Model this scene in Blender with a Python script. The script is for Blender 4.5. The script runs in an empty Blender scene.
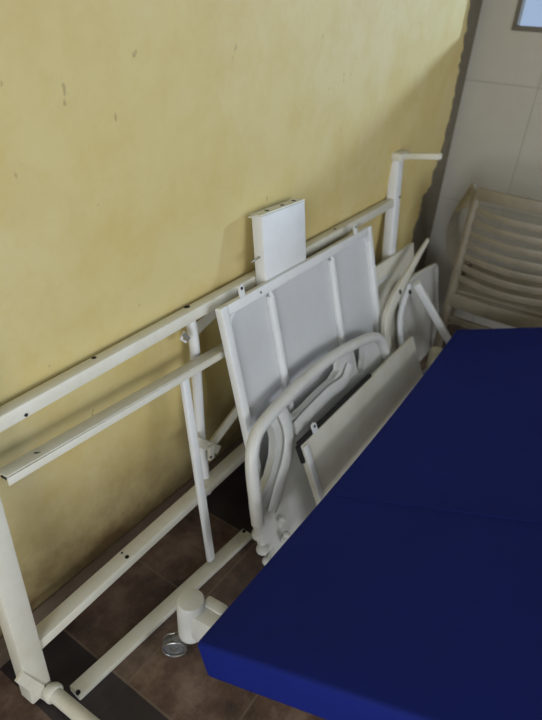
import bpy, bmesh, math, random
from mathutils import Vector, Matrix
random.seed(7)
SC = bpy.context.scene
COL = SC.collection
V = Vector

# ------------------------------------------------------------------ camera
CW, CH, F = 542., 720., 562.
CX, CY = 271., 360.
EYE = V((0, 0, 1.5))
dn = V((200 - CX, 1280 - CY, F)).normalized()
UPC = -dn
_rx = 705 - CX
_ry = -(dn.x * _rx + dn.z * F) / dn.y
AX = V((_rx, _ry, F)).normalized()
AY = UPC.cross(AX)
ROT = Matrix((AX, AY, UPC))            # camera (x right, y down, z forward) -> room axes

def ray(px, py):
    return ROT @ V((px - CX, py - CY, F))
def at_z(px, py, z):
    r = ray(px, py); return EYE + r * ((z - EYE.z) / r.z)
def at_y(px, py, y):
    r = ray(px, py); return EYE + r * (y / r.y)
def at_x(px, py, x):
    r = ray(px, py); return EYE + r * (x / r.x)
def lean(px, py, y0, y1, z1):          # point on a panel plane leaning on the wall
    r = ray(px, py); k = (y1 - y0) / z1
    return EYE + r * ((y0 + k * EYE.z) / (r.y - k * r.z))

cam = bpy.data.cameras.new('camera'); co = bpy.data.objects.new('camera', cam); COL.objects.link(co)
m = Matrix.Identity(4)
cx_, cy_, cz_ = ROT @ V((1, 0, 0)), ROT @ V((0, -1, 0)), ROT @ V((0, 0, -1))
for i in range(3):
    m[i][0] = cx_[i]; m[i][1] = cy_[i]; m[i][2] = cz_[i]; m[i][3] = EYE[i]
co.matrix_world = m
cam.sensor_fit = 'HORIZONTAL'; cam.sensor_width = 36; cam.lens = F / CW * 36
cam.clip_start = .02
cam.dof.use_dof = True; cam.dof.focus_distance = 1.45; cam.dof.aperture_fstop = 3.2
SC.camera = co

# --------------------------------------------------------------- materials
def newmat(name):
    mt = bpy.data.materials.new(name); mt.use_nodes = True
    nt = mt.node_tree; b = nt.nodes['Principled BSDF']
    return mt, nt, b
def N(nt, t, **kw):
    n = nt.nodes.new(t)
    for k, v in kw.items():
        if k in n.inputs.keys() if isinstance(k, str) else False: n.inputs[k].default_value = v
        else: setattr(n, k, v)
    return n
def coord(nt, scale=(1, 1, 1)):
    g = nt.nodes.new('ShaderNodeNewGeometry'); mp = nt.nodes.new('ShaderNodeMapping')
    mp.inputs['Scale'].default_value = scale
    nt.links.new(g.outputs['Position'], mp.inputs['Vector']); return mp.outputs['Vector']
def noise(nt, vec, scale, detail=4, rough=.6):
    n = nt.nodes.new('ShaderNodeTexNoise'); n.inputs['Scale'].default_value = scale
    n.inputs['Detail'].default_value = detail; n.inputs['Roughness'].default_value = rough
    nt.links.new(vec, n.inputs['Vector']); return n.outputs['Fac']
def ramp(nt, fac, stops):
    r = nt.nodes.new('ShaderNodeValToRGB'); e = r.color_ramp.elements
    while len(e) < len(stops): e.new(.5)
    for i, (p, c) in enumerate(stops):
        e[i].position = p; e[i].color = c if len(c) == 4 else (*c, 1)
    nt.links.new(fac, r.inputs['Fac']); return r.outputs['Color']
def mix(nt, fac, a, b, mode='MIX'):
    n = nt.nodes.new('ShaderNodeMix'); n.data_type = 'RGBA'; n.blend_type = mode
    for s, v in ((n.inputs[0], fac), (n.inputs[6], a), (n.inputs[7], b)):
        if isinstance(v, (int, float)): s.default_value = v
        elif isinstance(v, tuple): s.default_value = (*v, 1) if len(v) == 3 else v
        else: nt.links.new(v, s)
    return n.outputs[2]
def mth(nt, op, a, b=None, c=None):
    n = nt.nodes.new('ShaderNodeMath'); n.operation = op
    for i, v in enumerate((a, b, c)):
        if v is None: continue
        if isinstance(v, (int, float)): n.inputs[i].default_value = v
        else: nt.links.new(v, n.inputs[i])
    return n.outputs[0]
def sep(nt, vec):
    n = nt.nodes.new('ShaderNodeSeparateXYZ'); nt.links.new(vec, n.inputs[0]); return n.outputs
def bump(nt, b, h, strength, dist=.002):
    n = nt.nodes.new('ShaderNodeBump'); n.inputs['Strength'].default_value = strength
    n.inputs['Distance'].default_value = dist
    nt.links.new(h, n.inputs['Height']); nt.links.new(n.outputs['Normal'], b.inputs['Normal'])

def paint(name, base, grime, rough=.42, amount=.5):
    mt, nt, b = newmat(name); v = coord(nt)
    n1 = noise(nt, v, 7, 6, .7); n2 = noise(nt, v, 60, 4, .7)
    f = ramp(nt, n1, [(.42, (0, 0, 0)), (.72, (1, 1, 1))])
    c = mix(nt, mth(nt, 'MULTIPLY', f, amount), base, grime)
    spots = ramp(nt, n2, [(.70, (0, 0, 0)), (.76, (1, 1, 1))])
    c = mix(nt, mth(nt, 'MULTIPLY', spots, .35), c, (.16, .13, .08))
    nt.links.new(c, b.inputs['Base Color']); b.inputs['Roughness'].default_value = rough
    bump(nt, b, n2, .15, .001); return mt
WHITE = paint('cream_painted_steel', (.72, .70, .60), (.55, .50, .34))
COOL = paint('white_painted_steel', (.78, .79, .78), (.60, .60, .55), .38, .4)
SHADED = paint('shaded_painted_steel', (.62, .63, .63), (.52, .52, .49), .45, .4)  # same white paint, with the recess shade put into its colour
PLAST = paint('white_moulded_plastic', (.70, .70, .66), (.52, .50, .42), .35, .5)
CREAM = paint('yellowed_plastic', (.62, .58, .42), (.46, .40, .24), .4, .5)
CHAIRP = paint('beige_chair_plastic', (.27, .235, .165), (.15, .12, .08), .45, .6)
TRIMP = paint('window_frame_paint', (.13, .115, .09), (.08, .07, .05), .6, .5)
def plain(name, c, rough=.5, metal=0):
    mt, nt, b = newmat(name); v = coord(nt); n = noise(nt, v, 30)
    nt.links.new(mix(nt, mth(nt, 'MULTIPLY', n, .35), c, tuple(x * .55 for x in c)), b.inputs['Base Color'])
    b.inputs['Roughness'].default_value = rough; b.inputs['Metallic'].default_value = metal; return mt
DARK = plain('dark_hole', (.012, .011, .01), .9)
CHROME = plain('dull_chrome', (.55, .55, .54), .3, .9)
GREYW = plain('grey_wheel_plastic', (.14, .14, .14), .35)
STEEL = plain('galvanised_steel', (.42, .41, .36), .45, .6)

def wall_yellow():
    mt, nt, b = newmat('yellow_wall_paint'); v = coord(nt); x, y, z = sep(nt, v)
    n1 = noise(nt, v, 1.6, 5, .6); n2 = noise(nt, v, 5.5, 6, .7); n3 = noise(nt, v, 38, 3, .6); n4 = noise(nt, coord(nt, (1, 1, .5)), 40, 3, .5)
    c = mix(nt, ramp(nt, n1, [(.3, (0, 0, 0)), (.7, (1, 1, 1))]), (.63, .51, .205), (.66, .56, .29))
    c = mix(nt, mth(nt, 'MULTIPLY', ramp(nt, n2, [(.42, (0, 0, 0)), (.66, (1, 1, 1))]), .55), c, (.57, .42, .13))
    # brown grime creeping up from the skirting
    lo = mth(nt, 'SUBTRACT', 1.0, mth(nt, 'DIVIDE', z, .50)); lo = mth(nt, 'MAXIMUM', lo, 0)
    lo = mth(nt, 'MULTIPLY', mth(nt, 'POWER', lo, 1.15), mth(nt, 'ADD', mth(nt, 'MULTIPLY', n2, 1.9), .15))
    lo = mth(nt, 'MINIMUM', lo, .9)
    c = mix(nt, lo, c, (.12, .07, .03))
    sp = ramp(nt, n4, [(.725, (0, 0, 0)), (.75, (1, 1, 1))])
    c = mix(nt, mth(nt, 'MULTIPLY', sp, .45), c, (.22, .15, .07))
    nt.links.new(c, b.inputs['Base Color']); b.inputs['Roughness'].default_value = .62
    bump(nt, b, mth(nt, 'ADD', n2, mth(nt, 'MULTIPLY', n3, .3)), .35, .004); return mt
YEL = wall_yellow()

def wall_tiles():
    mt, nt, b = newmat('beige_wall_tile'); v = coord(nt); x, y, z = sep(nt, v)
    def line(val, off, per, w):
        t = mth(nt, 'FRACT', mth(nt, 'DIVIDE', mth(nt, 'SUBTRACT', val, off), per))
        t = mth(nt, 'ABSOLUTE', mth(nt, 'SUBTRACT', t, .5)); return mth(nt, 'GREATER_THAN', t, .5 - w / per / 2)
    g = mth(nt, 'MAXIMUM', line(z, 1.29 - 6, .60, .007), line(y, .607 - 6, .40, .007))
    n = noise(nt, v, 3, 5); n2 = noise(nt, v, 14, 4)
    c = mix(nt, n, (.44, .41, .345), (.50, .475, .42))
    c = mix(nt, mth(nt, 'MULTIPLY', n2, .25), c, (.27, .24, .2))
    c = mix(nt, mth(nt, 'MULTIPLY', g, .4), c, (.22, .20, .16))
    nt.links.new(c, b.inputs['Base Color']); b.inputs['Roughness'].default_value = .35
    bump(nt, b, mth(nt, 'MULTIPLY', g, -1), .4, .002); return mt
TILEW = wall_tiles()

def floor_mat():
    mt, nt, b = newmat('slate_floor_tile'); v = coord(nt); x, y, z = sep(nt, v)
    PX, PY = .29, .29
    tx = mth(nt, 'DIVIDE', mth(nt, 'SUBTRACT', x, .515 - 5 * PX), PX)
    ty = mth(nt, 'DIVIDE', mth(nt, 'SUBTRACT', y, .682 - 15 * PY), PY)
    # a band of narrow black border tiles between .345 and .515
    def line(t, off):
        q = mth(nt, 'ABSOLUTE', mth(nt, 'SUBTRACT', mth(nt, 'FRACT', t), .5)); return mth(nt, 'GREATER_THAN', q, .5 - .011)
    g = mth(nt, 'MAXIMUM', line(tx, 0), line(ty, 0))
    ids = nt.nodes.new('ShaderNodeCombineXYZ')
    nt.links.new(mth(nt, 'FLOOR', tx), ids.inputs[0]); nt.links.new(mth(nt, 'FLOOR', ty), ids.inputs[1])
    wn = nt.nodes.new('ShaderNodeTexWhiteNoise'); wn.noise_dimensions = '3D'; nt.links.new(ids.outputs[0], wn.inputs['Vector'])
    n1 = noise(nt, v, 6, 7, .7); n2 = noise(nt, v, 22, 6, .7)
    c = ramp(nt, n1, [(.36, (.045, .028, .024)), (.5, (.125, .072, .050)), (.64, (.24, .165, .12))])
    c = mix(nt, mth(nt, 'MULTIPLY', wn.outputs['Value'], .45), c, (.05, .038, .036))
    c = mix(nt, mth(nt, 'MULTIPLY', ramp(nt, n2, [(.5, (0, 0, 0)), (.68, (1, 1, 1))]), .45), c, (.21, .145, .105))
    band = mth(nt, 'MULTIPLY', mth(nt, 'GREATER_THAN', x, .345), mth(nt, 'LESS_THAN', x, .512))
    band2 = mth(nt, 'MULTIPLY', mth(nt, 'GREATER_THAN', x, 1.10), mth(nt, 'LESS_THAN', x, 1.385))
    band2 = mth(nt, 'MULTIPLY', band2, mth(nt, 'GREATER_THAN', y, .682))
    bb = mth(nt, 'MAXIMUM', band, band2)
    c = mix(nt, mth(nt, 'MULTIPLY', g, .38), c, (.22, .18, .14))
    c = mix(nt, mth(nt, 'MULTIPLY', bb, .88), c, mix(nt, n2, (.010, .009, .014), (.028, .022, .030)))
    nt.links.new(c, b.inputs['Base Color'])
    nt.links.new(mth(nt, 'ADD', mth(nt, 'MULTIPLY', n2, .3), .38), b.inputs['Roughness'])
    bump(nt, b, mth(nt, 'SUBTRACT', n1, mth(nt, 'MULTIPLY', g, .6)), .4, .004); return mt
FLOORM = floor_mat()

def mattress_mat():
    mt, nt, b = newmat('blue_mattress_cover'); v = coord(nt)
    w = noise(nt, coord(nt, (400, 400, 400)), 1, 2); n = noise(nt, v, 5, 4)
    c = mix(nt, n, (.007, .0145, .155), (.010, .021, .205))
    nt.links.new(c, b.inputs['Base Color']); b.inputs['Roughness'].default_value = .7
    b.inputs['Specular IOR Level'].default_value = .12
    bump(nt, b, mth(nt, 'ADD', mth(nt, 'MULTIPLY', n, 3), mth(nt, 'MULTIPLY', w, .15)), .35, .006); return mt
BLUE = mattress_mat()
def concrete(name, a, c2):
    mt, nt, b = newmat(name); v = coord(nt); n1 = noise(nt, v, 18, 7, .75)
    nt.links.new(mix(nt, n1, a, c2), b.inputs['Base Color']); b.inputs['Roughness'].default_value = .9
    bump(nt, b, n1, .9, .012); return mt
PLASTER = concrete('bare_plaster', (.10, .08, .05), (.22, .19, .13))
SKIRT = concrete('brown_skirting', (.10, .07, .045), (.22, .155, .10))
CEIL = concrete('white_ceiling', (.30, .29, .26), (.34, .33, .29))
OUTER = concrete('side_wall_plaster', (.50, .46, .34), (.55, .50, .38))

# ----------------------------------------------------------------- helpers
def build(name, bm, mats, parent=None, smooth=False):
    me = bpy.data.meshes.new(name)
    bmesh.ops.recalc_face_normals(bm, faces=bm.faces)
    bm.to_mesh(me); bm.free()
    for mt in (mats if isinstance(mats, (list, tuple)) else [mats]): me.materials.append(mt)
    if smooth:
        for p in me.polygons: p.use_smooth = True
        if hasattr(me, 'set_sharp_from_angle'): me.set_sharp_from_angle(angle=math.radians(40))
    o = bpy.data.objects.new(name, me); COL.objects.link(o)
    if parent: o.parent = parent; o.matrix_parent_inverse = parent.matrix_world.inverted()
    return o
def thing(name, label, cat, loc=(0, 0, 0), group=None):
    o = bpy.data.objects.new(name, None); COL.objects.link(o); o.location = loc
    o.empty_display_size = .1
    o.matrix_world = Matrix.Translation(loc)
    o['label'] = label; o['category'] = cat
    if group: o['group'] = group
    return o
def struct(name, bm, mt, parent=None):
    o = build(name, bm, mt, parent)
    if not parent: o['kind'] = 'structure'
    return o
def frame_of(d, up):
    d = d.normalized(); s = d.cross(up).normalized(); u = s.cross(d).normalized(); return d, s, u
def add_beam(bm, p0, p1, w, h, up=V((0, 0, 1)), bev=.003, mi=0, w2=None):
    """rectangular section: w across (d x up), h along up"""
    p0, p1 = V(p0), V(p1); d, s, u = frame_of(p1 - p0, V(up)); w2 = w2 or w
    vs = []
    for p, ww in ((p0, w), (p1, w2)):
        for a, b_ in ((-1, -1), (1, -1), (1, 1), (-1, 1)):
            vs.append(bm.verts.new(p + s * a * ww / 2 + u * b_ * h / 2))
    fs = [bm.faces.new([vs[i] for i in q]) for q in ((0, 1, 2, 3), (7, 6, 5, 4), (0, 4, 5, 1), (1, 5, 6, 2), (2, 6, 7, 3), (3, 7, 4, 0))]
    for f_ in fs: f_.material_index = mi
    if bev:
        ed = list({e for f_ in fs for e in f_.edges})
        bmesh.ops.bevel(bm, geom=ed, offset=bev, segments=2, affect='EDGES', profile=.5)
def add_box(bm, lo, hi, bev=0, mi=0):
    lo, hi = V(lo), V(hi); c = (lo + hi) / 2
    add_beam(bm, V((lo.x, c.y, c.z)), V((hi.x, c.y, c.z)), abs(hi.y - lo.y), abs(hi.z - lo.z), bev=bev, mi=mi)
def catmull(pts, n=8):
    pts = [V(p) for p in pts]; out = []
    P = [pts[0] * 2 - pts[1]] + pts + [pts[-1] * 2 - pts[-2]]
    for i in range(1, len(P) - 2):
        for k in range(n):
            t = k / n; a, b_, c, d = P[i - 1], P[i], P[i + 1], P[i + 2]
            out.append(.5 * ((2 * b_) + (c - a) * t + (2 * a - 5 * b_ + 4 * c - d) * t * t + (3 * b_ - a - 3 * c + d) * t ** 3))
    out.append(pts[-1]); return out
def add_tube(bm, pts, r, seg=16, flat=1.0, nrm=None, cap=True, mi=0, sq=False):
    """swept section; flat<1 squashes along nrm"""
    pts = [V(p) for p in pts]; rings = []; prev = None
    for i, p in enumerate(pts):
        d = (pts[min(i + 1, len(pts) - 1)] - pts[max(i - 1, 0)]).normalized()
        if nrm is not None: n_ = (V(nrm) - d * d.dot(V(nrm))).normalized()
        elif prev is None: n_ = d.orthogonal().normalized()
        else: n_ = (prev - d * d.dot(prev)).normalized()
        prev = n_; s = d.cross(n_)
        rr = r[i] if isinstance(r, (list, tuple)) else r
        ring = []
        for k in range(seg):
            a = 2 * math.pi * k / seg; ca, sa = math.cos(a), math.sin(a)
            if sq:
                e = .35; ca = math.copysign(abs(ca) ** e, ca); sa = math.copysign(abs(sa) ** e, sa)
            ring.append(bm.verts.new(p + s * ca * rr + n_ * sa * rr * flat))
        rings.append(ring)
    for a, b_ in zip(rings, rings[1:]):
        for k in range(seg):
            f_ = bm.faces.new((a[k], a[(k + 1) % seg], b_[(k + 1) % seg], b_[k])); f_.material_index = mi
    if cap:
        f_ = bm.faces.new(rings[0][::-1]); f_.material_index = mi
        f_ = bm.faces.new(rings[-1]); f_.material_index = mi
def add_slab(bm, pts, nvec, t, bev=.004, mi=0, seg=2):
    """planar polygon pts thickened by t against nvec"""
    n = V(nvec).normalized(); a = [bm.verts.new(V(p)) for p in pts]; b_ = [bm.verts.new(V(p) - n * t) for p in pts]
    f0 = bm.faces.new(a); f1 = bm.faces.new(b_[::-1]); L = len(a)
    sides = [bm.faces.new((a[i], b_[i], b_[(i + 1) % L], a[(i + 1) % L])) for i in range(L)]
    for f_ in [f0, f1] + sides: f_.material_index = mi
    if bev: bmesh.ops.bevel(bm, geom=list(f0.edges) + list(f1.edges), offset=bev, segments=seg, affect='EDGES', profile=.5)
def add_hole(bm, c, n, r=.006, mi=1, squash=1.0):
    """round drilled hole seen as a dark countersink"""
    n = V(n).normalized(); c = V(c); u = n.orthogonal().normalized(); s = n.cross(u)
    top = [bm.verts.new(c + n * .0012 + (u * math.cos(k * math.pi / 6) * squash + s * math.sin(k * math.pi / 6)) * r) for k in range(12)]
    f_ = bm.faces.new(top); f_.material_index = mi
    bot = [bm.verts.new(c - n * .004 + (u * math.cos(k * math.pi / 6) * squash + s * math.sin(k * math.pi / 6)) * r) for k in range(12)]
    f_ = bm.faces.new(bot[::-1]); f_.material_index = mi
    for k in range(12):
        f_ = bm.faces.new((top[k], bot[k], bot[(k + 1) % 12], top[(k + 1) % 12])); f_.material_index = mi
def add_lathe(bm, prof, c, axis=V((0, 0, 1)), seg=24, mi=0):
    axis = V(axis).normalized(); u = axis.orthogonal().normalized(); s = axis.cross(u); c = V(c); rings = []
    for r, h in prof:
        rings.append([bm.verts.new(c + axis * h + (u * math.cos(2 * math.pi * k / seg) + s * math.sin(2 * math.pi * k / seg)) * max(r, 1e-4)) for k in range(seg)])
    for a, b_ in zip(rings, rings[1:]):
        for k in range(seg):
            f_ = bm.faces.new((a[k], a[(k + 1) % seg], b_[(k + 1) % seg], b_[k])); f_.material_index = mi
    bm.faces.new(rings[0][::-1]).material_index = mi; bm.faces.new(rings[-1]).material_index = mi
BM = bmesh.new

# ------------------------------------------------------------- the setting
WY = .983; XB = 3.235; XF = -2.6; YR = -3.0; ZC = 2.75
bm = BM(); add_box(bm, (XF, YR, -.12), (XB + .2, WY + .2, 0)); struct('floor', bm, FLOORM)
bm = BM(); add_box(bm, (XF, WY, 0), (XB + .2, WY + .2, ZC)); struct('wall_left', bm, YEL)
W2 = (-.6, 2.0, .85, 2.25)                           # unseen wide opening, added opposite the yellow wall to light it
bm = BM()
add_box(bm, (XF, YR - .15, 0), (W2[0], YR, ZC)); add_box(bm, (W2[1], YR - .15, 0), (XB + .2, YR, ZC))
add_box(bm, (W2[0], YR - .15, 0), (W2[1], YR, W2[2])); add_box(bm, (W2[0], YR - .15, W2[3]), (W2[1], YR, ZC))
struct('wall_right', bm, OUTER)
bm = BM(); add_box(bm, (XF, YR - .15, ZC), (XB + .2, WY + .2, ZC + .15)); struct('ceiling', bm, CEIL)
# front wall behind the viewer, with a wide open doorway
bm = BM()
add_box(bm, (XF - .15, YR - .15, 0), (XF, -2.2, ZC)); add_box(bm, (XF - .15, .3, 0), (XF, WY + .2, ZC))
add_box(bm, (XF - .15, -2.2, 2.3), (XF, .3, ZC)); struct('wall_front', bm, OUTER)
# back wall with the window opening
WL, WR, WB, WT = .80, -2.9, 1.52, 2.70
bm = BM()
add_box(bm, (XB, YR, 0), (XB + .15, WY, WB)); add_box(bm, (XB, YR, WT), (XB + .15, WY, ZC))
add_box(bm, (XB, WL, WB), (XB + .15, WY, WT)); add_box(bm, (XB, YR, WB), (XB + .15, WR, WT))
struct('wall_back', bm, TILEW)
bm = BM(); t = .022
for lo, hi in (((WR, WB), (WL, WB + t)), ((WR, WT - t), (WL, WT)), ((WL - t, WB + t), (WL, WT - t)), ((WR, WB + t), (WR + t, WT - t)),):
    add_box(bm, (XB - .006, lo[0], lo[1]), (XB + .05, hi[0], hi[1]), .003)
win = struct('window_1', bm, TRIMP)
mt, nt, b = newmat('window_glass')
tr = nt.nodes.new('ShaderNodeBsdfTransparent'); gl = nt.nodes.new('ShaderNodeBsdfGlossy'); mx = nt.nodes.new('ShaderNodeMixShader')
tr.inputs[0].default_value = (.93, .96, .97, 1); gl.inputs['Roughness'].default_value = .05; mx.inputs[0].default_value = .05
nt.links.new(tr.outputs[0], mx.inputs[1]); nt.links.new(gl.outputs[0], mx.inputs[2]); nt.links.new(mx.outputs[0], nt.nodes['Material Output'].inputs[0])
bm = BM(); add_box(bm, (XB + .02, WR + t, WB + t), (XB + .025, WL - t, WT - t)); build('pane', bm, mt, win)
# brown skirting along the foot of the yellow wall
bm = BM(); add_box(bm, (XF, WY - .008, 0), (XB, WY, .098), .002); struct('baseboard_left', bm, SKIRT)
# strip of bare rough plaster in the corner, ragged towards the yellow paint
edge = [(476, -60), (471, -20), (471, 0), (467, 25), (463, 45), (460, 60), (457, 82), (453, 100), (449, 120), (444, 140), (439, 158), (433, 172), (430, 186), (422, 198), (420, 212), (414, 226), (411, 244), (404, 262), (400, 285)]
pl = []
for i, (px, py) in enumerate(edge):
    p = at_y(px, py, WY); pl.append(p)
bm = BM(); fr, bk = [], []
dense = []
for a, b_ in zip(pl, pl[1:]):
    for k in range(4): dense.append(a.lerp(b_, k / 4) + V((random.uniform(-.018, .018), 0, 0)))
dense.append(pl[-1])
rows = []
for p in dense:
    x0 = min(p.x, XB - .02)
    rows.append([bm.verts.new((x0, WY + .001, p.z)), bm.verts.new((x0 + .012, WY - .006, p.z)), bm.verts.new(((x0 + XB) / 2, WY - .010 - random.uniform(0, .004), p.z)), bm.verts.new((XB + .001, WY - .016, p.z)), bm.verts.new((XB + .001, WY + .001, p.z))])
for a, b_ in zip(rows, rows[1:]):
    for k in range(4): bm.faces.new((a[k], a[k + 1], b_[k + 1], b_[k]))
bm.faces.new(rows[0]); bm.faces.new(rows[-1])
struct('trim_1', bm, PLASTER)

# ------------------------------------------ tall bed base leaning on the wall
A = lambda px, py: lean(px, py, .82, .935, .82)
def on_plane(px, py, P, n):
    r_ = ray(px, py); return EYE + r_ * ((P - EYE).dot(n) / r_.dot(n))
UA = V((0, .14, 1)).normalized()
kA = (.965 - .85) / .82
NA = V((0, -1, kA)).normalized()       # outward normal of the leaning frame
t = thing('bed_frame', 'cream rectangular steel bed base standing on its long edge against the yellow wall', 'bed frame', (1.45, .85, 0))
def a_pt(x, z, off=0): return V((x, .82 + kA * z, z)) + NA * off
XL0, XL1, XR0, XR1 = .372, .462, 2.445, 2.55      # crossbars drift along the wall as they rise
# top rail: 60 mm deep box tube
tL2 = A(0, 426); tR = A(391, 205)
d = (tR - tL2).normalized(); tl = A(-38, 447)
bm = BM()
add_beam(bm, tl - NA * .021, tR + d * .07 - NA * .021, .036, .042, up=NA, bev=.007)
_n = (UA - d * d.dot(UA)).normalized()
for px, py in ((94, 358), (187, 307), (335, 229)): add_hole(bm, on_plane(px, py, tR - NA * .02 + _n * .0185, _n), _n, .009 if px == 187 else .006)
add_hole(bm, A(26, 415) + NA * .0006, NA, .004)
build('side_rail', bm, [WHITE, DARK], t, True)
bL = A(44, 643); bR = A(240, 462); d = (bR - bL).normalized()
bm = BM()
add_beam(bm, bL - d * .02 - NA * .024, bL + d * 2.02 - NA * .024, .030, .048, up=NA, bev=.004)
_n = (UA - d * d.dot(UA)).normalized()
for px, py in ((127, 557), (122, 553)): add_hole(bm, on_plane(px, py, bL - NA * .024 + _n * .0155, _n), _n, .006 if px == 127 else .003)
build('side_rail', bm, [WHITE, DARK], t, True)
xlb = A(41, 692); xlt = A(-36, 424); _e = (xlt - xlb).normalized(); xlb = xlb - _e * ((xlb.z - .018) / _e.z); xlt = xlb + _e * 1.0
# end crossbars
bm = BM(); add_beam(bm, xlb - NA * .019, xlt - NA * .019, .058, .050, up=NA, bev=.005); build('crossbar', bm, WHITE, t, True)
xrt = A(401, 156); xrb = V((2.42, .82 + kA * .02, .02))
bm = BM(); add_beam(bm, xrb - NA * .019, xrt - NA * .019, .066, .044, up=NA, bev=.005)
for px, py in ((399, 197),): add_hole(bm, A(px, py) + NA * .004, NA, .006)
build('crossbar', bm, [COOL, DARK], t, True)
def leg(p, ln, r=.016):
    bm = BM(); q = p + NA * ln
    add_tube(bm, [p + NA * .01, q], r); add_lathe(bm, [(r * 1.25, 0), (r * 1.35, .004), (r * 1.35, .016), (r * 1.2, .02)], p + NA * .018, NA)
    return build('leg', bm, WHITE, t, True)
up_b = (xlt - xlb).normalized()
leg(xlb + up_b * .010 + V((.016, 0, 0)), .30, .018)
# squared leg on the far top corner with a cap plate
p = xrt + V((0, 0, -.004)); q = at_x(441, 156.5, 2.50)
bm = BM(); add_beam(bm, p - NA * .02 + V((0, 0, .004)), q, .028, .024, up=V((0, 0, 1)), bev=.003)
build('leg', bm, WHITE, t, True)
bm = BM(); add_beam(bm, p + V((-.055, .0, .006)), p + V((.035, .0, .010)), .05, .030, up=V((0, 0, 1)), bev=.003)
build('end_cap', bm, WHITE, t, True)
# gusset plate at the near foot
g0, g1, g2, g3 = lean(17, 683, .812, .927, .82), lean(24, 672, .812, .927, .82), lean(46, 690, .812, .927, .82), lean(47, 707, .812, .927, .82)
g0, g1, g2, g3 = [V((g.x, g.y, max(g.z, .004))) for g in (g0, g1, g2, g3)]
bm = BM(); add_slab(bm, [g0, g1, g2 + V((0, 0, .02)), g3], NA, .012, .002); build('gusset_plate', bm, WHITE, t)
# crank mechanism hanging between the rails
c0 = at_y(190, 316, .948); c1 = at_y(195, 352, .943); c2 = at_y(201, 440, .905); c3 = at_y(207, 492, .885)
bm = BM(); add_tube(bm, catmull([c0, c1, c2, c3], 4), .0155); build('crank_tube', bm, COOL, t, True)
bm = BM(); add_tube(bm, [at_y(208, 449, .90), at_y(243, 402, .90)], .013, sq=True); build('lever', bm, WHITE, t, True)
bm = BM(); add_beam(bm, at_y(190, 335, .968), at_y(229, 298, .968), .036, .007, up=V((0, -1, .2)), bev=.001); build('lever', bm, WHITE, t, True)
bm = BM()
b0, b1 = at_y(196, 441, .885), at_y(217, 449, .885)
add_beam(bm, b0, b1, .030, .022, up=V((0, -1, 0)), bev=.003)
add_beam(bm, at_y(211, 446, .868), at_y(211, 459, .868), .024, .012, up=V((0, -1, 0)), bev=.002)
add_hole(bm, at_y(211, 457, .861), V((0, -1, 0)), .004)
build('bracket', bm, [WHITE, DARK], t, True)
bm = BM(); ba = at_y(181, 339, .93)
add_tube(bm, [ba + V((.016, 0, .016)), ba, ba + V((.02, 0, -.018))], .004, 8)
add_beam(bm, ba + V((.006, -.004, .014)), ba + V((.03, -.004, -.012)), .012, .003, up=V((0, -1, 0)), bev=0, mi=1)
build('bracket', bm, [COOL, STEEL], t, True)

# -------------------------------------- narrow ladder frame in front of it
t = thing('ladder_frame', 'narrow frame of two steel bars and one strut, its lower bar lying on tiles', 'frame', (.75, .74, 0))
m0 = at_y(8, 482, .878); m1 = at_y(225, 353.5, .872); dm = (m1 - m0).normalized(); m1 = m0 + dm * .86
bm = BM()                                           # angle iron: flat flange behind, lip in front, open dark end
NBm = V((0, -1, .12)).normalized()
add_beam(bm, m0 + V((0, .020, .010)), m1 + V((0, .020, .0075)), .040, .003, up=V((0, .15, 1)), bev=.001)
add_beam(bm, m0, m1, .019, .005, up=NBm, bev=.0015)
add_beam(bm, m0 + V((.004, .018, -.0045)), m1 + V((0, .018, -.0045)), .030, .004, up=V((0, .15, 1)), bev=.0, mi=1)
hz = V((0, -.1, 1)).normalized()
for px, py in ((12, 470), (231, 338)): add_hole(bm, at_y(px, py, .897) + V((0, 0, .0)), hz, .005)
sp = [at_y(34, 453, .900), at_y(42, 452.5, .892), at_y(46, 457, .877)]
add_tube(bm, sp, .0016, 6, mi=1)
build('rail', bm, [WHITE, DARK], t, True)
f0 = at_z(74, 691, .024); f1 = at_z(248, 531, .024)
bm = BM(); add_beam(bm, f0 - V((0, 0, .012)), f1 - V((0, 0, .012)), .043, .022, bev=.004)
for px, py in ((78, 692), (244, 531)): add_hole(bm, at_z(px, py, .0255) - V((0, 0, .001)), (0, 0, 1), .006)
build('rail', bm, [WHITE, DARK], t, True)
s0 = at_z(211, 560, .03); s1 = V((s0.x + .07, .893, .605)); s1 = at_y(184, 378, .880)
bm = BM(); add_beam(bm, s0, s1, .027, .016, up=V((0, -1, .2)), bev=.004); build('strut', bm, COOL, t, True)

# ------------------------------------------------ sheet-steel deck sections
def frame_axes(TL, TR, BL):
    U = (TR - TL).normalized(); Vv = (TL - BL); Vv = (Vv - U * U.dot(Vv)).normalized(); Nn = U.cross(Vv).normalized()
    if Nn.y > 0: Nn = -Nn
    return U, Vv, Nn
def add_tab(bm, p, U, Vv, Nn, w=.022, h=.035, th=.006):
    pts = [p - U * w / 2 - Vv * .004] + [p + Vv * (h - w / 2) + (U * -math.cos(a) + Vv * math.sin(a)) * w / 2 for a in [math.pi * k / 8 for k in range(9)]] + [p + U * w / 2 - Vv * .004]
    add_slab(bm, pts, Nn, th, 0)
    add_hole(bm, p + Vv * (h - w / 2), Nn, .005)

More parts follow.
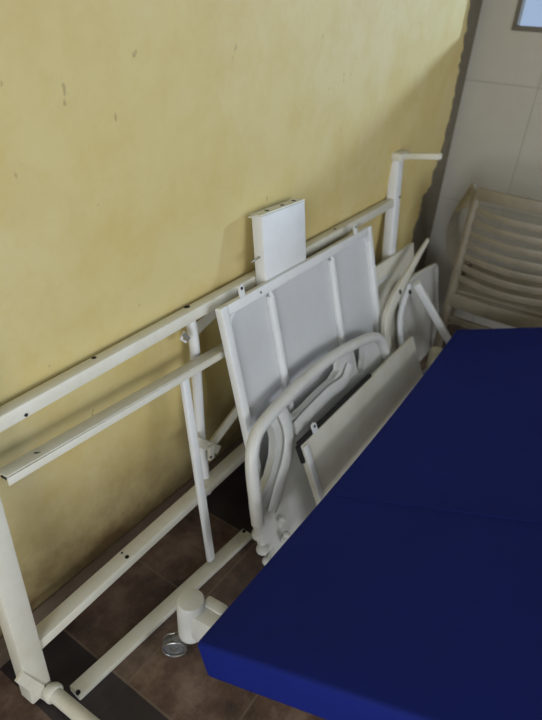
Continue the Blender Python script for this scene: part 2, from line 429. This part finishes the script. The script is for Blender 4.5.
D0, D1, DZ = .65, .865, .765
TL = lean(221, 309, D0, D1, DZ); TR = lean(372, 225, D0, D1, DZ); BLp = lean(259, 530, D0, D1, DZ)
k = TL.z / max(TL.z - BLp.z, .01); BL = TL + (BLp - TL) * min(k, 1.2); 
U, Vv, Nn = frame_axes(TL, TR, BL)
Wd = (TR - TL).length; Hd = (TL - BL).length
Hd = min(Hd, (TL.z - .004) / Vv.z - max(0, -(U.z) * Wd) / max(Vv.z, .1))
t = thing('deck_panel', 'large white sheet steel bed deck panel with two upright ribs, leaning on the bed base', 'bed panel', tuple(TL - Vv * Hd))
def P(u, v, n=0): return TL + U * u - Vv * v + Nn * n
bm = BM(); add_slab(bm, [P(.006, .006, -.021), P(Wd - .006, .006, -.021), P(Wd - .006, Hd - .006, -.021), P(.006, Hd - .006, -.021)], Nn, .004, 0); build('sheet', bm, SHADED, t)
bm = BM(); rw = .032
def bar(bm, a, b_, wd, th=.026, bev=.005): add_beam(bm, a - Nn * th / 2, b_ - Nn * th / 2, wd, th, up=Nn, bev=bev)
bar(bm, P(rw / 2, 0), P(rw / 2, Hd), rw); bar(bm, P(Wd - rw / 2, 0), P(Wd - rw / 2, Hd), rw)
bar(bm, P(rw, .016), P(Wd - rw, .016), .032); bar(bm, P(rw, Hd - .016), P(Wd - rw, Hd - .016), .032)
# rounded inner corners of the pressed pan
for cu, sx in ((rw, 1), (Wd - rw, -1)):
    for cv, sy in ((.032, 1), (Hd - .032, -1)):
        pts = [P(cu, cv, -.002), P(cu + sx * .03, cv, -.002), P(cu + sx * .011, cv + sy * .011, -.002), P(cu, cv + sy * .03, -.002)]
        add_slab(bm, pts, Nn, .020, 0)
add_hole(bm, P(.19, .016), Nn, .0035)
build('rim', bm, [COOL, DARK], t, True)
def rib(px, py, u_hint=None):
    q = lean(px, py, D0, D1, DZ); u = (q - TL).dot(U)
    bm = BM(); add_beam(bm, P(u, .045, -.012), P(u, Hd - .04, -.012), .028, .022, up=Nn, bev=.008)
    # a small rounded top where the pressing fades out
    add_tube(bm, [P(u, .03, -.012), P(u, .05, -.006)], [.004, .009], 10)
    build('rib', bm, COOL, t, True)
rib(281, 340); rib(338, 290)
for px, py in ((244, 296), (357, 233)):
    q = lean(px, py, D0, D1, DZ); u = (q - TL).dot(U)
    bm = BM(); add_tab(bm, P(u, 0, -.003), U, Vv, Nn); build('hinge_tab', bm, [COOL, DARK], t)

# narrow closed box panel standing between deck panel and wall
t = thing('box_panel', 'narrow white steel box panel rising above the ribbed deck panel', 'bed panel', (1.5, .80, 0))
bx = lambda px, py: lean(px, py, .775, .919, .99)
bTL, bTR = bx(262, 217), bx(305, 202); bBL = bx(271, 286)
BU = (bTR - bTL).normalized(); BV = (bTL - V((bTL.x + .0, .80, 0))).normalized(); BV = V((0, .144, .99)).normalized(); BU = (BU - BV * BU.dot(BV)).normalized(); BN = V((0, -.99, .144)).normalized()
hb = bTL.z / BV.z - .006; wb = (bTR - bTL).length
def Q(u, v, n=0): return bTL + BU * u - BV * v + BN * n
bm = BM(); add_slab(bm, [Q(0, 0), Q(wb, 0), Q(wb, hb - .004), Q(0, hb - .004)], BN, .040, .004); build('shell', bm, COOL, t, True)
# rolled top flange with slots
bm = BM(); add_beam(bm, Q(-.004, -.003, -.021), Q(wb + .002, -.003, -.021), .042, .006, up=BV, bev=.002)
add_beam(bm, Q(-.024, -.002, -.028), Q(.0, -.002, -.028), .014, .004, up=BV, bev=.001)
for u in (.055, .14, .21): add_hole(bm, Q(u, -.006, -.020), BV, .007, squash=1)
build('top_flange', bm, [WHITE, DARK], t)
bm = BM(); add_tube(bm, [Q(.004, .125, -.018), Q(-.042, .128, -.018)], .0035, 10); build('pin', bm, STEEL, t, True)
bm = BM(); add_tube(bm, [Q(wb - .004, .16, -.018), Q(wb + .012, .16, -.018)], .006, 10); build('pin', bm, DARK, t, True)

# ---------------------------------------------------- moulded headboard
E = lambda px, py: lean(px, py, .585, .735, .50)
NE = V((0, -.5, .15)).normalized()
t = thing('headboard', 'moulded white headboard with curved tube rim and grip slots, leaning on ribbed panel', 'headboard', (1.1, .60, 0))
rim_px = [(258, 524), (255, 498), (252, 470), (252.5, 449), (258, 431), (270, 415), (284, 400), (306, 378), (330, 358.5), (353, 345), (371, 337.5)]
rp = [E(*p) for p in rim_px]
xr_ = 2.015
rp += [V((1.975, .585 + .30 * .39, .39)), V((2.008, .585 + .30 * .31, .31)), V((xr_, .585 + .30 * .18, .18)), V((xr_, .585 + .30 * .07, .07))]
bm = BM(); add_tube(bm, catmull(rp, 6), .0205, 16, nrm=NE); build('rim', bm, PLAST, t, True)
body_px = [(266, 548), (260, 520), (257, 505), (265, 497), (273, 477), (279.5, 457), (280, 440), (276, 428), (271, 416), (286, 402), (292, 412), (296, 422),
           (308, 408), (322, 393), (336, 380), (343, 372), (344, 360), (343, 352), (356, 346), (358, 358), (359, 371), (362, 376), (367, 372), (368, 360), (367, 341), (379, 338)]
bp = [E(*p) - NE * .012 for p in body_px]
bp += [V((2.03, .585 + .30 * .26, .26)) - NE * .012, V((xr_ + .01, .586, .004)) - NE * .012, V((1.062, .586, .004)) - NE * .012]
bm = BM(); add_slab(bm, bp, NE, .026, .008, seg=3); build('board', bm, PLAST, t, True)
# raised moulding on the face, a shallow rounded band below the slots
for mp in ([(279, 404), (285, 418), (288, 428), (289, 442), (286, 462), (279, 486), (272, 512)], [(295, 429), (312, 410), (330, 392), (344, 381), (350, 366)]):
    bm = BM(); add_tube(bm, catmull([E(*q) for q in mp], 6), .024, 16, flat=.42, nrm=NE); build('moulding', bm, PLAST, t, True)
# lumpy rubber corner buffers stacked down to the floor
for i, (px, py, r) in enumerate(((258.5, 534, .023), (262.5, 549, .021), (267, 561, .016))):
    z = (.098, .062, .030)[i]
    c = at_z(px, py, z)
    bm = BM(); add_lathe(bm, [(r * .55, -r * .62), (r * .92, -r * .4), (r, 0), (r * .92, r * .4), (r * .5, r * .62)], c + V((.0, 0, 0)), V((.1, -.2, 1)), 18)
    add_tube(bm, [c, c + V((.05, .016, .0))], r * .55, 12)
    build('corner_buffer', bm, PLAST, t, True)
for i, (px, py) in enumerate(((282, 520), (287, 536))):
    z = (.115, .075)[i]; c = at_z(px, py, z)
    bm = BM(); add_tube(bm, [c, c + V((.012, .012, -.035))], [.010, .014], 14); add_lathe(bm, [(.004, -.008), (.012, -.004), (.013, .003), (.006, .01)], c + V((0, 0, .004)), V((0, -.4, 1)), 16)
    build('corner_buffer', bm, PLAST, t, True)

# ------------------------------------------------ flat foot deck section
G0, G1, GZ = .47, .625, .33
gTL = lean(302, 446, G0, G1, GZ); gTR = lean(414, 338, G0, G1, GZ)
GU = (gTR - gTL).normalized(); GVd = V((0, G1 - G0, GZ)).normalized(); GU = (GU - GVd * GU.dot(GVd)).normalized(); GN = V((0, -GZ, G1 - G0)).normalized()
wg = (gTR - gTL).length; hg = min(gTL.z, gTR.z) / GVd.z - .004
t = thing('foot_panel', 'low white steel deck panel with a bright folded left edge, tucked between headboard and mattress', 'bed panel', tuple(gTL - GVd * hg))
def R(u, v, n=0): return gTL + GU * u - GVd * v + GN * n
bm = BM(); add_slab(bm, [R(0, 0), R(wg, 0), R(wg, hg), R(0, hg)], GN, .020, .004); build('sheet', bm, WHITE, t, True)
bm = BM(); add_beam(bm, R(.010, .004, .004), R(.010, hg - .004, .004), .024, .010, up=GN, bev=.003); build('folded_edge', bm, COOL, t, True)
bm = BM(); add_beam(bm, R(-.004, -.004, -.012), R(wg * .56, -.004, -.012), .020, .014, up=GN, bev=.003); add_beam(bm, R(-.006, -.004, -.012), R(-.004, .06, -.012), .014, .014, up=GN, bev=.003); sl = build('gap_shade', bm, DARK, t, True); sl['label'] = 'black strip standing in for the shadowed gap'  # added black strip stands in for shadow behind the panel's top edge
q = lean(316, 431, G0, G1, GZ); u = (q - gTL).dot(GU)
bm = BM(); add_tab(bm, R(u, 0, .0), GU, GVd, GN, .026, .034); build('hinge_tab', bm, [COOL, DARK], t)

# --------------------------------- second deck section farther along the wall
H0, H1, HZ = .735, .885, .60
hTL = lean(366, 274, H0, H1, HZ); hTR = lean(413.5, 236, H0, H1, HZ)
HU = (hTR - hTL).normalized(); HV = V((0, H1 - H0, HZ)).normalized(); HU = (HU - HV * HU.dot(HV)).normalized(); HN = V((0, -HZ, H1 - H0)).normalized()
wh = (hTR - hTL).length; hh = min(hTL.z, hTR.z) / HV.z - .004
hTL0 = hTL
t = thing('side_panel', 'plain pale grey steel panel leaning behind the curved bracket, right of the ribbed deck panel', 'bed panel', tuple(hTL - HV * hh))
def Hh(u, v, n=0): return hTL0 + HU * u - HV * v + HN * n
bm = BM(); add_slab(bm, [Hh(0, 0), Hh(wh, 0), Hh(wh, hh), Hh(0, hh)], HN, .018, .004); build('sheet', bm, WHITE, t, True)
bm = BM(); add_beam(bm, Hh(.03, .075, .003), Hh(.26, .075, .003), .016, .008, up=HN, bev=.003); build('lip', bm, COOL, t, True)

# ----------------------------------------------- curved bracket with two prongs
Fp = lambda px, py: lean(px, py, .60, .83, .70)
NF = V((0, -.70, .23)).normalized()
t = thing('curved_bracket', 'curved white flat bar bracket with bolt holes, right of the ribbed deck panel', 'bracket', (2.1, .62, 0))
fp = [Fp(428, 240), Fp(418, 256), Fp(407, 275), Fp(398, 291), Fp(390, 308), Fp(386, 324), Fp(386, 342), Fp(388, 356)]
fl = fp + [V((fp[-1].x + .01, fp[-1].y - .03, .10)), V((fp[-1].x + .03, .61, .008))]
bm = BM(); cu_ = catmull(fl, 5); L = len(cu_)
add_tube(bm, cu_, [.010 + .018 * min(1, i / (L * .35)) for i in range(L)], 16, flat=.45, nrm=NF, sq=True)
for px, py in ((397.5, 292), (391, 308)):
    if px > 392: add_hole(bm, Fp(px, py) + NF * .0135, NF, .011)
build('bar', bm, [WHITE, DARK], t, True)
p0, p1, p2, p3 = Fp(410, 286) - NF * .004, Fp(405, 303) - NF * .008, Fp(402, 320) - NF * .01, Fp(403, 345) - NF * .01
bm = BM(); add_tube(bm, catmull([p0, p1, p2, p3, V((p3.x + .01, p3.y - .05, .06))], 5), .020, 16, flat=.6, nrm=NF)
add_hole(bm, Fp(408, 292) + NF * .012, NF, .010)
build('prong', bm, [COOL, DARK], t, True)
# --------------------------------------------- square tube leaning down to the floor
t0 = lean(410, 281, .60, .80, .60) + V((0, -.03, .0)); _q = at_y(450, 343, .555); t1 = _q + (_q - t0) * ((_q.z - .02) / (t0.z - _q.z))
bm = BM(); add_beam(bm, t0, t1, .044, .034, up=V((0, -.3, 1)), bev=.004)
dd = (t1 - t0).normalized(); add_beam(bm, t1 - dd * .003, t1 + dd * .002, .037, .037, up=V((0, -.3, 1)), bev=.001, mi=1)
o = build('support_tube', bm, [COOL, DARK], None, True); o['label'] = 'straight white square tube slanting down from the curved bracket to the floor behind the mattress'; o['category'] = 'tube'
# --------------------------------------------- footboard in the corner
I0, I1, IZ = .68, .87, .75
Ip = lambda px, py: lean(px, py, I0, I1, IZ)
NI = V((0, -IZ, I1 - I0)).normalized()
t = thing('footboard', 'moulded pale grey footboard leaning in the corner behind the slanting square tube', 'footboard', (2.7, .72, 0))
ir = Ip(436, 264)
pts = [ir + V((0, 0, -.03)) , ir + V((-.012, .0, -.004)), ir + V((-.05, 0, .004)), ir + V((-.24, 0, .02)), ir + V((-.40, 0, .015)), ir + V((-.46, 0, -.03))]
pts = [V((p.x, I0 + (I1 - I0) / IZ * p.z, p.z)) for p in pts]
pts += [V((pts[-1].x, I0, .006)), V((ir.x, I0, .006))]
bm = BM(); add_slab(bm, pts, NI, .022, .006, seg=3); build('board', bm, PLAST, t, True)
rr = [V((ir.x, I0 + .004, .02)), V((ir.x, I0 + .267 * .3, .3))] + pts[:6]
rr = [p + NI * .002 for p in rr]
bm = BM(); add_tube(bm, catmull(rr, 6), .010, 14, nrm=NI); build('rim', bm, PLAST, t, True)

# ------------------------------------------------------------ mattress
LEN = V((.99979, .0204, .0009)).normalized(); WID = V((.0952, -.9384, .3322)).normalized()
NM = LEN.cross(WID); NM = NM if NM.z > 0 else -NM; NM.normalize()
c_n = at_z(194, 643, .33); c_f = at_z(456, 329, .33)
LEN = (c_f - c_n).normalized(); LL = (c_f - c_n).length; WW = .92; TH = .105
bm = BM()
nx, ny = 24, 12
def mp_(i, j, top):
    u, v = i / nx, j / ny
    p = c_n + LEN * (LL * u) + WID * (WW * v + .022 * math.sin(math.pi * u) * (1 - v))
    if top: p = p + NM * (.006 * math.sin(u * 9 + 1) * math.sin(v * 5) * math.sin(math.pi * u) * math.sin(math.pi * v))
    else: p = p - NM * TH
    return p
T = [[bm.verts.new(mp_(i, j, True)) for j in range(ny + 1)] for i in range(nx + 1)]
Bt = [[bm.verts.new(mp_(i, j, False)) for j in range(ny + 1)] for i in range(nx + 1)]
for i in range(nx):
    for j in range(ny):
        bm.faces.new((T[i][j], T[i + 1][j], T[i + 1][j + 1], T[i][j + 1])); bm.faces.new((Bt[i][j], Bt[i][j + 1], Bt[i + 1][j + 1], Bt[i + 1][j]))
for i in range(nx):
    for j in (0, ny): bm.faces.new((T[i][j], T[i + 1][j], Bt[i + 1][j], Bt[i][j]))
for j in range(ny):
    for i in (0, nx): bm.faces.new((T[i][j], T[i][j + 1], Bt[i][j + 1], Bt[i][j]))
bmesh.ops.recalc_face_normals(bm, faces=bm.faces)
sharp = [e for e in bm.edges if len(e.link_faces) == 2 and e.calc_face_angle(0) > 1.0]
bmesh.ops.bevel(bm, geom=sharp, offset=.012, segments=4, affect='EDGES', profile=.5)
mo = thing('mattress', 'long blue fabric mattress lying tilted across the right foreground', 'mattress', tuple((c_n + c_f) / 2))
build('cover', bm, BLUE, mo, True)
# stitched seam across the mattress
bm = BM(); sm_ = [c_n + LEN * (LL * .30) + WID * (WW * v) + NM * .004 for v in (.05, .3, .6, .95)]
add_tube(bm, catmull(sm_, 6), .0012, 8); build('seam', bm, BLUE, mo, True)

# -------------------------------------------------- low bed on castors under it
t = thing('low_bed', 'low white steel bed on castors under the blue mattress', 'bed', (1.5, .2, 0))
pn = V((.672, .600, 0)); pf = V((2.40, .565, 0))
dk = c_n - NM * (TH + .012)
def dpt(u, w, off=0): return c_n + LEN * u + WID * w - NM * (TH + off)
bm = BM(); add_slab(bm, [dpt(.05, .03, .001), dpt(LL - .05, .03, .001), dpt(LL - .05, WW - .03, .001), dpt(.05, WW - .03, .001)], NM, .016, .003); build('deck', bm, WHITE, t)
for pz, first in ((pn, True), (pf, False)):
    bm = BM(); q = V((pz.x, pz.y, 0)); zt = .238 if first else .205
    prof = [(.030, .097), (.033, .10), (.034, .11), (.036, zt - .03), (.0355, zt - .006), (.033, zt - .001), (.030, zt), (.001, zt)]
    add_lathe(bm, prof, q, V((0, 0, 1)), 28)
    post = build('post', bm, PLAST if first else CREAM, t, True)
    bm = BM()
    add_beam(bm, q + V((.004, -.010, zt - .072)), q + V((.012, -.105, zt - .066)), .062, .095, bev=.012)
    add_beam(bm, q + V((.034, -.02, zt - .042)), q + V((.036, -.085, zt - .036)), .034, .046, bev=.008)
    build('clamp', bm, PLAST if first else CREAM, t, True)
    # castor
    ca = q + V((-.022, .040, 0))
    bm = BM(); ax = V((.8, .6, 0)).normalized()
    add_lathe(bm, [(.018, -.011), (.030, -.010), (.033, -.005), (.033, .005), (.030, .010), (.018, .011)], ca + V((0, 0, .034)), ax, 24)
    cw = build('castor_wheel', bm, GREYW, t, True)
    bm = BM(); add_lathe(bm, [(.003, -.016), (.009, -.015), (.009, .015), (.003, .016)], ca + V((0, 0, .034)), ax, 14)
    pr = ax.cross(V((0, 0, 1)))
    for s in (-1, 1):
        arc = [ca + V((0, 0, .034)) + ax * s * .014 + (pr * math.cos(a) + V((0, 0, 1)) * math.sin(a)) * .031 for a in [math.pi * 2 * k / 20 for k in range(21)]]
        add_tube(bm, arc, .0028, 8)
    add_tube(bm, [ca + V((0, 0, .066)), q + V((0, 0, .098))], [.010, .022], 12)
    build('castor_fork', bm, CHROME, t, True)
# far side supports and cross members
for u in (.10, LL - .10):
    a = dpt(u, .03, .035); b_ = dpt(u, WW - .05, .035)
    bm = BM(); add_beam(bm, a, b_, .04, .03, up=NM, bev=.003); build('cross_member', bm, WHITE, t)
    bm = BM(); add_beam(bm, b_ - V((0, 0, .012)), V((b_.x, b_.y, .0)), .04, .04, up=V((1, 0, 0)), bev=.003); build('leg', bm, WHITE, t)
for w in (.06, WW - .05):
    bm = BM(); add_beam(bm, dpt(.08, w, .032), dpt(LL - .08, w, .032), .03, .026, up=NM, bev=.003); build('side_rail', bm, WHITE, t)

# ------------------------------------------------------------- plastic chair
ch = thing('plastic_chair', 'beige plastic armchair with a slatted back, standing against the tiled wall beyond the mattress', 'chair', (2.75, .40, 0))
CXc, CYc = 2.75, .40
def c3(a, b_, z): return V((CXc + b_, CYc + a, z))
def bow(a, k=.055): return -k * (1 - (a / .25) ** 2)
def rail_pts(z, hw=.25, k=.055, n=14, dz=0): return [c3(-hw + 2 * hw * i / n, bow((-hw + 2 * hw * i / n) * .25 / hw, k), z + dz * (1 - ((-1 + 2 * i / n)) ** 2)) for i in range(n + 1)]
for s in (1, -1):
    bm = BM(); add_tube(bm, catmull([c3(s * .240, .004, .885), c3(s * .25, 0, .75), c3(s * .252, 0, .55), c3(s * .252, .002, .36), c3(s * .252, -.014, .18), c3(s * .250, -.03, .0)], 5), [.020] * 11 + [.024] * 15, 12, flat=.8, nrm=V((1, 0, 0))); build('back_leg', bm, CHAIRP, ch, True)
bm = BM(); add_tube(bm, rail_pts(.862, dz=.008), .028, 12, flat=.42, nrm=V((1, 0, 0)), sq=True); build('top_rail', bm, CHAIRP, ch, True)
zs = [.79, .733, .676, .619, .562, .505, .448]
for z in zs:
    bm = BM(); add_tube(bm, rail_pts(z, .245, dz=-.01), .016, 12, flat=.35, nrm=V((1, 0, 0)), sq=True); build('slat', bm, CHAIRP, ch, True)
bm = BM(); add_tube(bm, rail_pts(.325, .255, .02), .038, 12, flat=.5, nrm=V((1, 0, 0)), sq=True); build('back_apron', bm, CHAIRP, ch, True)
bm = BM(); add_tube(bm, rail_pts(.215, .262, .01), .02, 12, flat=.5, nrm=V((1, 0, 0)), sq=True); build('stretcher', bm, CHAIRP, ch, True)
bm = BM(); add_slab(bm, [c3(.25, .0, .38), c3(-.25, .0, .38), c3(-.26, .40, .41), c3(.26, .40, .41)], V((-.07, 0, 1)), .022, .008, seg=3); build('seat', bm, CHAIRP, ch, True)
for s in (1, -1):
    bm = BM(); add_tube(bm, catmull([c3(s * .262, .03, .84), c3(s * .30, .07, .825), c3(s * .345, .13, .77), c3(s * .375, .19, .68), c3(s * .385, .25, .57), c3(s * .365, .31, .46), c3(s * .32, .37, .38)], 5), .060, 14, flat=.16, nrm=V((-.3, s * -.9, .3))); build('armrest', bm, CHAIRP, ch, True)
    bm = BM(); add_tube(bm, catmull([c3(s * .30, .37, .40), c3(s * .31, .385, .2), c3(s * .32, .40, 0)], 4), .022, 12, flat=.7, nrm=V((1, 0, 0))); build('front_leg', bm, CHAIRP, ch, True)

# ------------------------------------------------------------------ light
w = bpy.data.worlds.new('world'); SC.world = w; w.use_nodes = True
bg = w.node_tree.nodes['Background']; bg.inputs[0].default_value = (.52, .66, .95, 1); bg.inputs[1].default_value = .75
sd = V((-.155, .183, -.0585)).normalized()
s = bpy.data.lights.new('yard_light', 'AREA'); s.shape = 'DISK'; s.size = .26; s.energy = 88; s.color = (.62, .78, 1.0)
so = bpy.data.objects.new('yard_light', s); COL.objects.link(so)
so.location = V((XB, WL, WB + .005)) - V((-.155, .183, -.0585)) * 12; so.rotation_euler = V((-.6, .75, -.15)).to_track_quat('-Z', 'Y').to_euler()
a = bpy.data.lights.new('added_side_fill', 'AREA'); a.shape = 'RECTANGLE'; a.size = 2.6; a.size_y = 1.4; a.energy = 60; a.color = (.92, .955, 1.0)  # added fill outside the unseen opening, evens out the yellow wall
ao = bpy.data.objects.new('added_side_fill', a); COL.objects.link(ao); ao.location = (.7, YR - .2, 1.55)
ao.rotation_euler = V((0, 1, 0)).to_track_quat('-Z', 'Z').to_euler()
a = bpy.data.lights.new('doorway_daylight', 'AREA'); a.shape = 'RECTANGLE'; a.size = 2.4; a.size_y = 1.5; a.energy = 85; a.color = (.93, .96, 1.0)
ao = bpy.data.objects.new('doorway_daylight', a); COL.objects.link(ao); ao.location = (XF - .25, -.95, .85)
ao.rotation_euler = V((1, 0, 0)).to_track_quat('-Z', 'Z').to_euler()

SC.view_settings.view_transform = 'Standard'; SC.view_settings.look = 'None'
SC.view_settings.gamma = 1; SC.view_settings.use_curve_mapping = False
SC.view_settings.exposure = 0
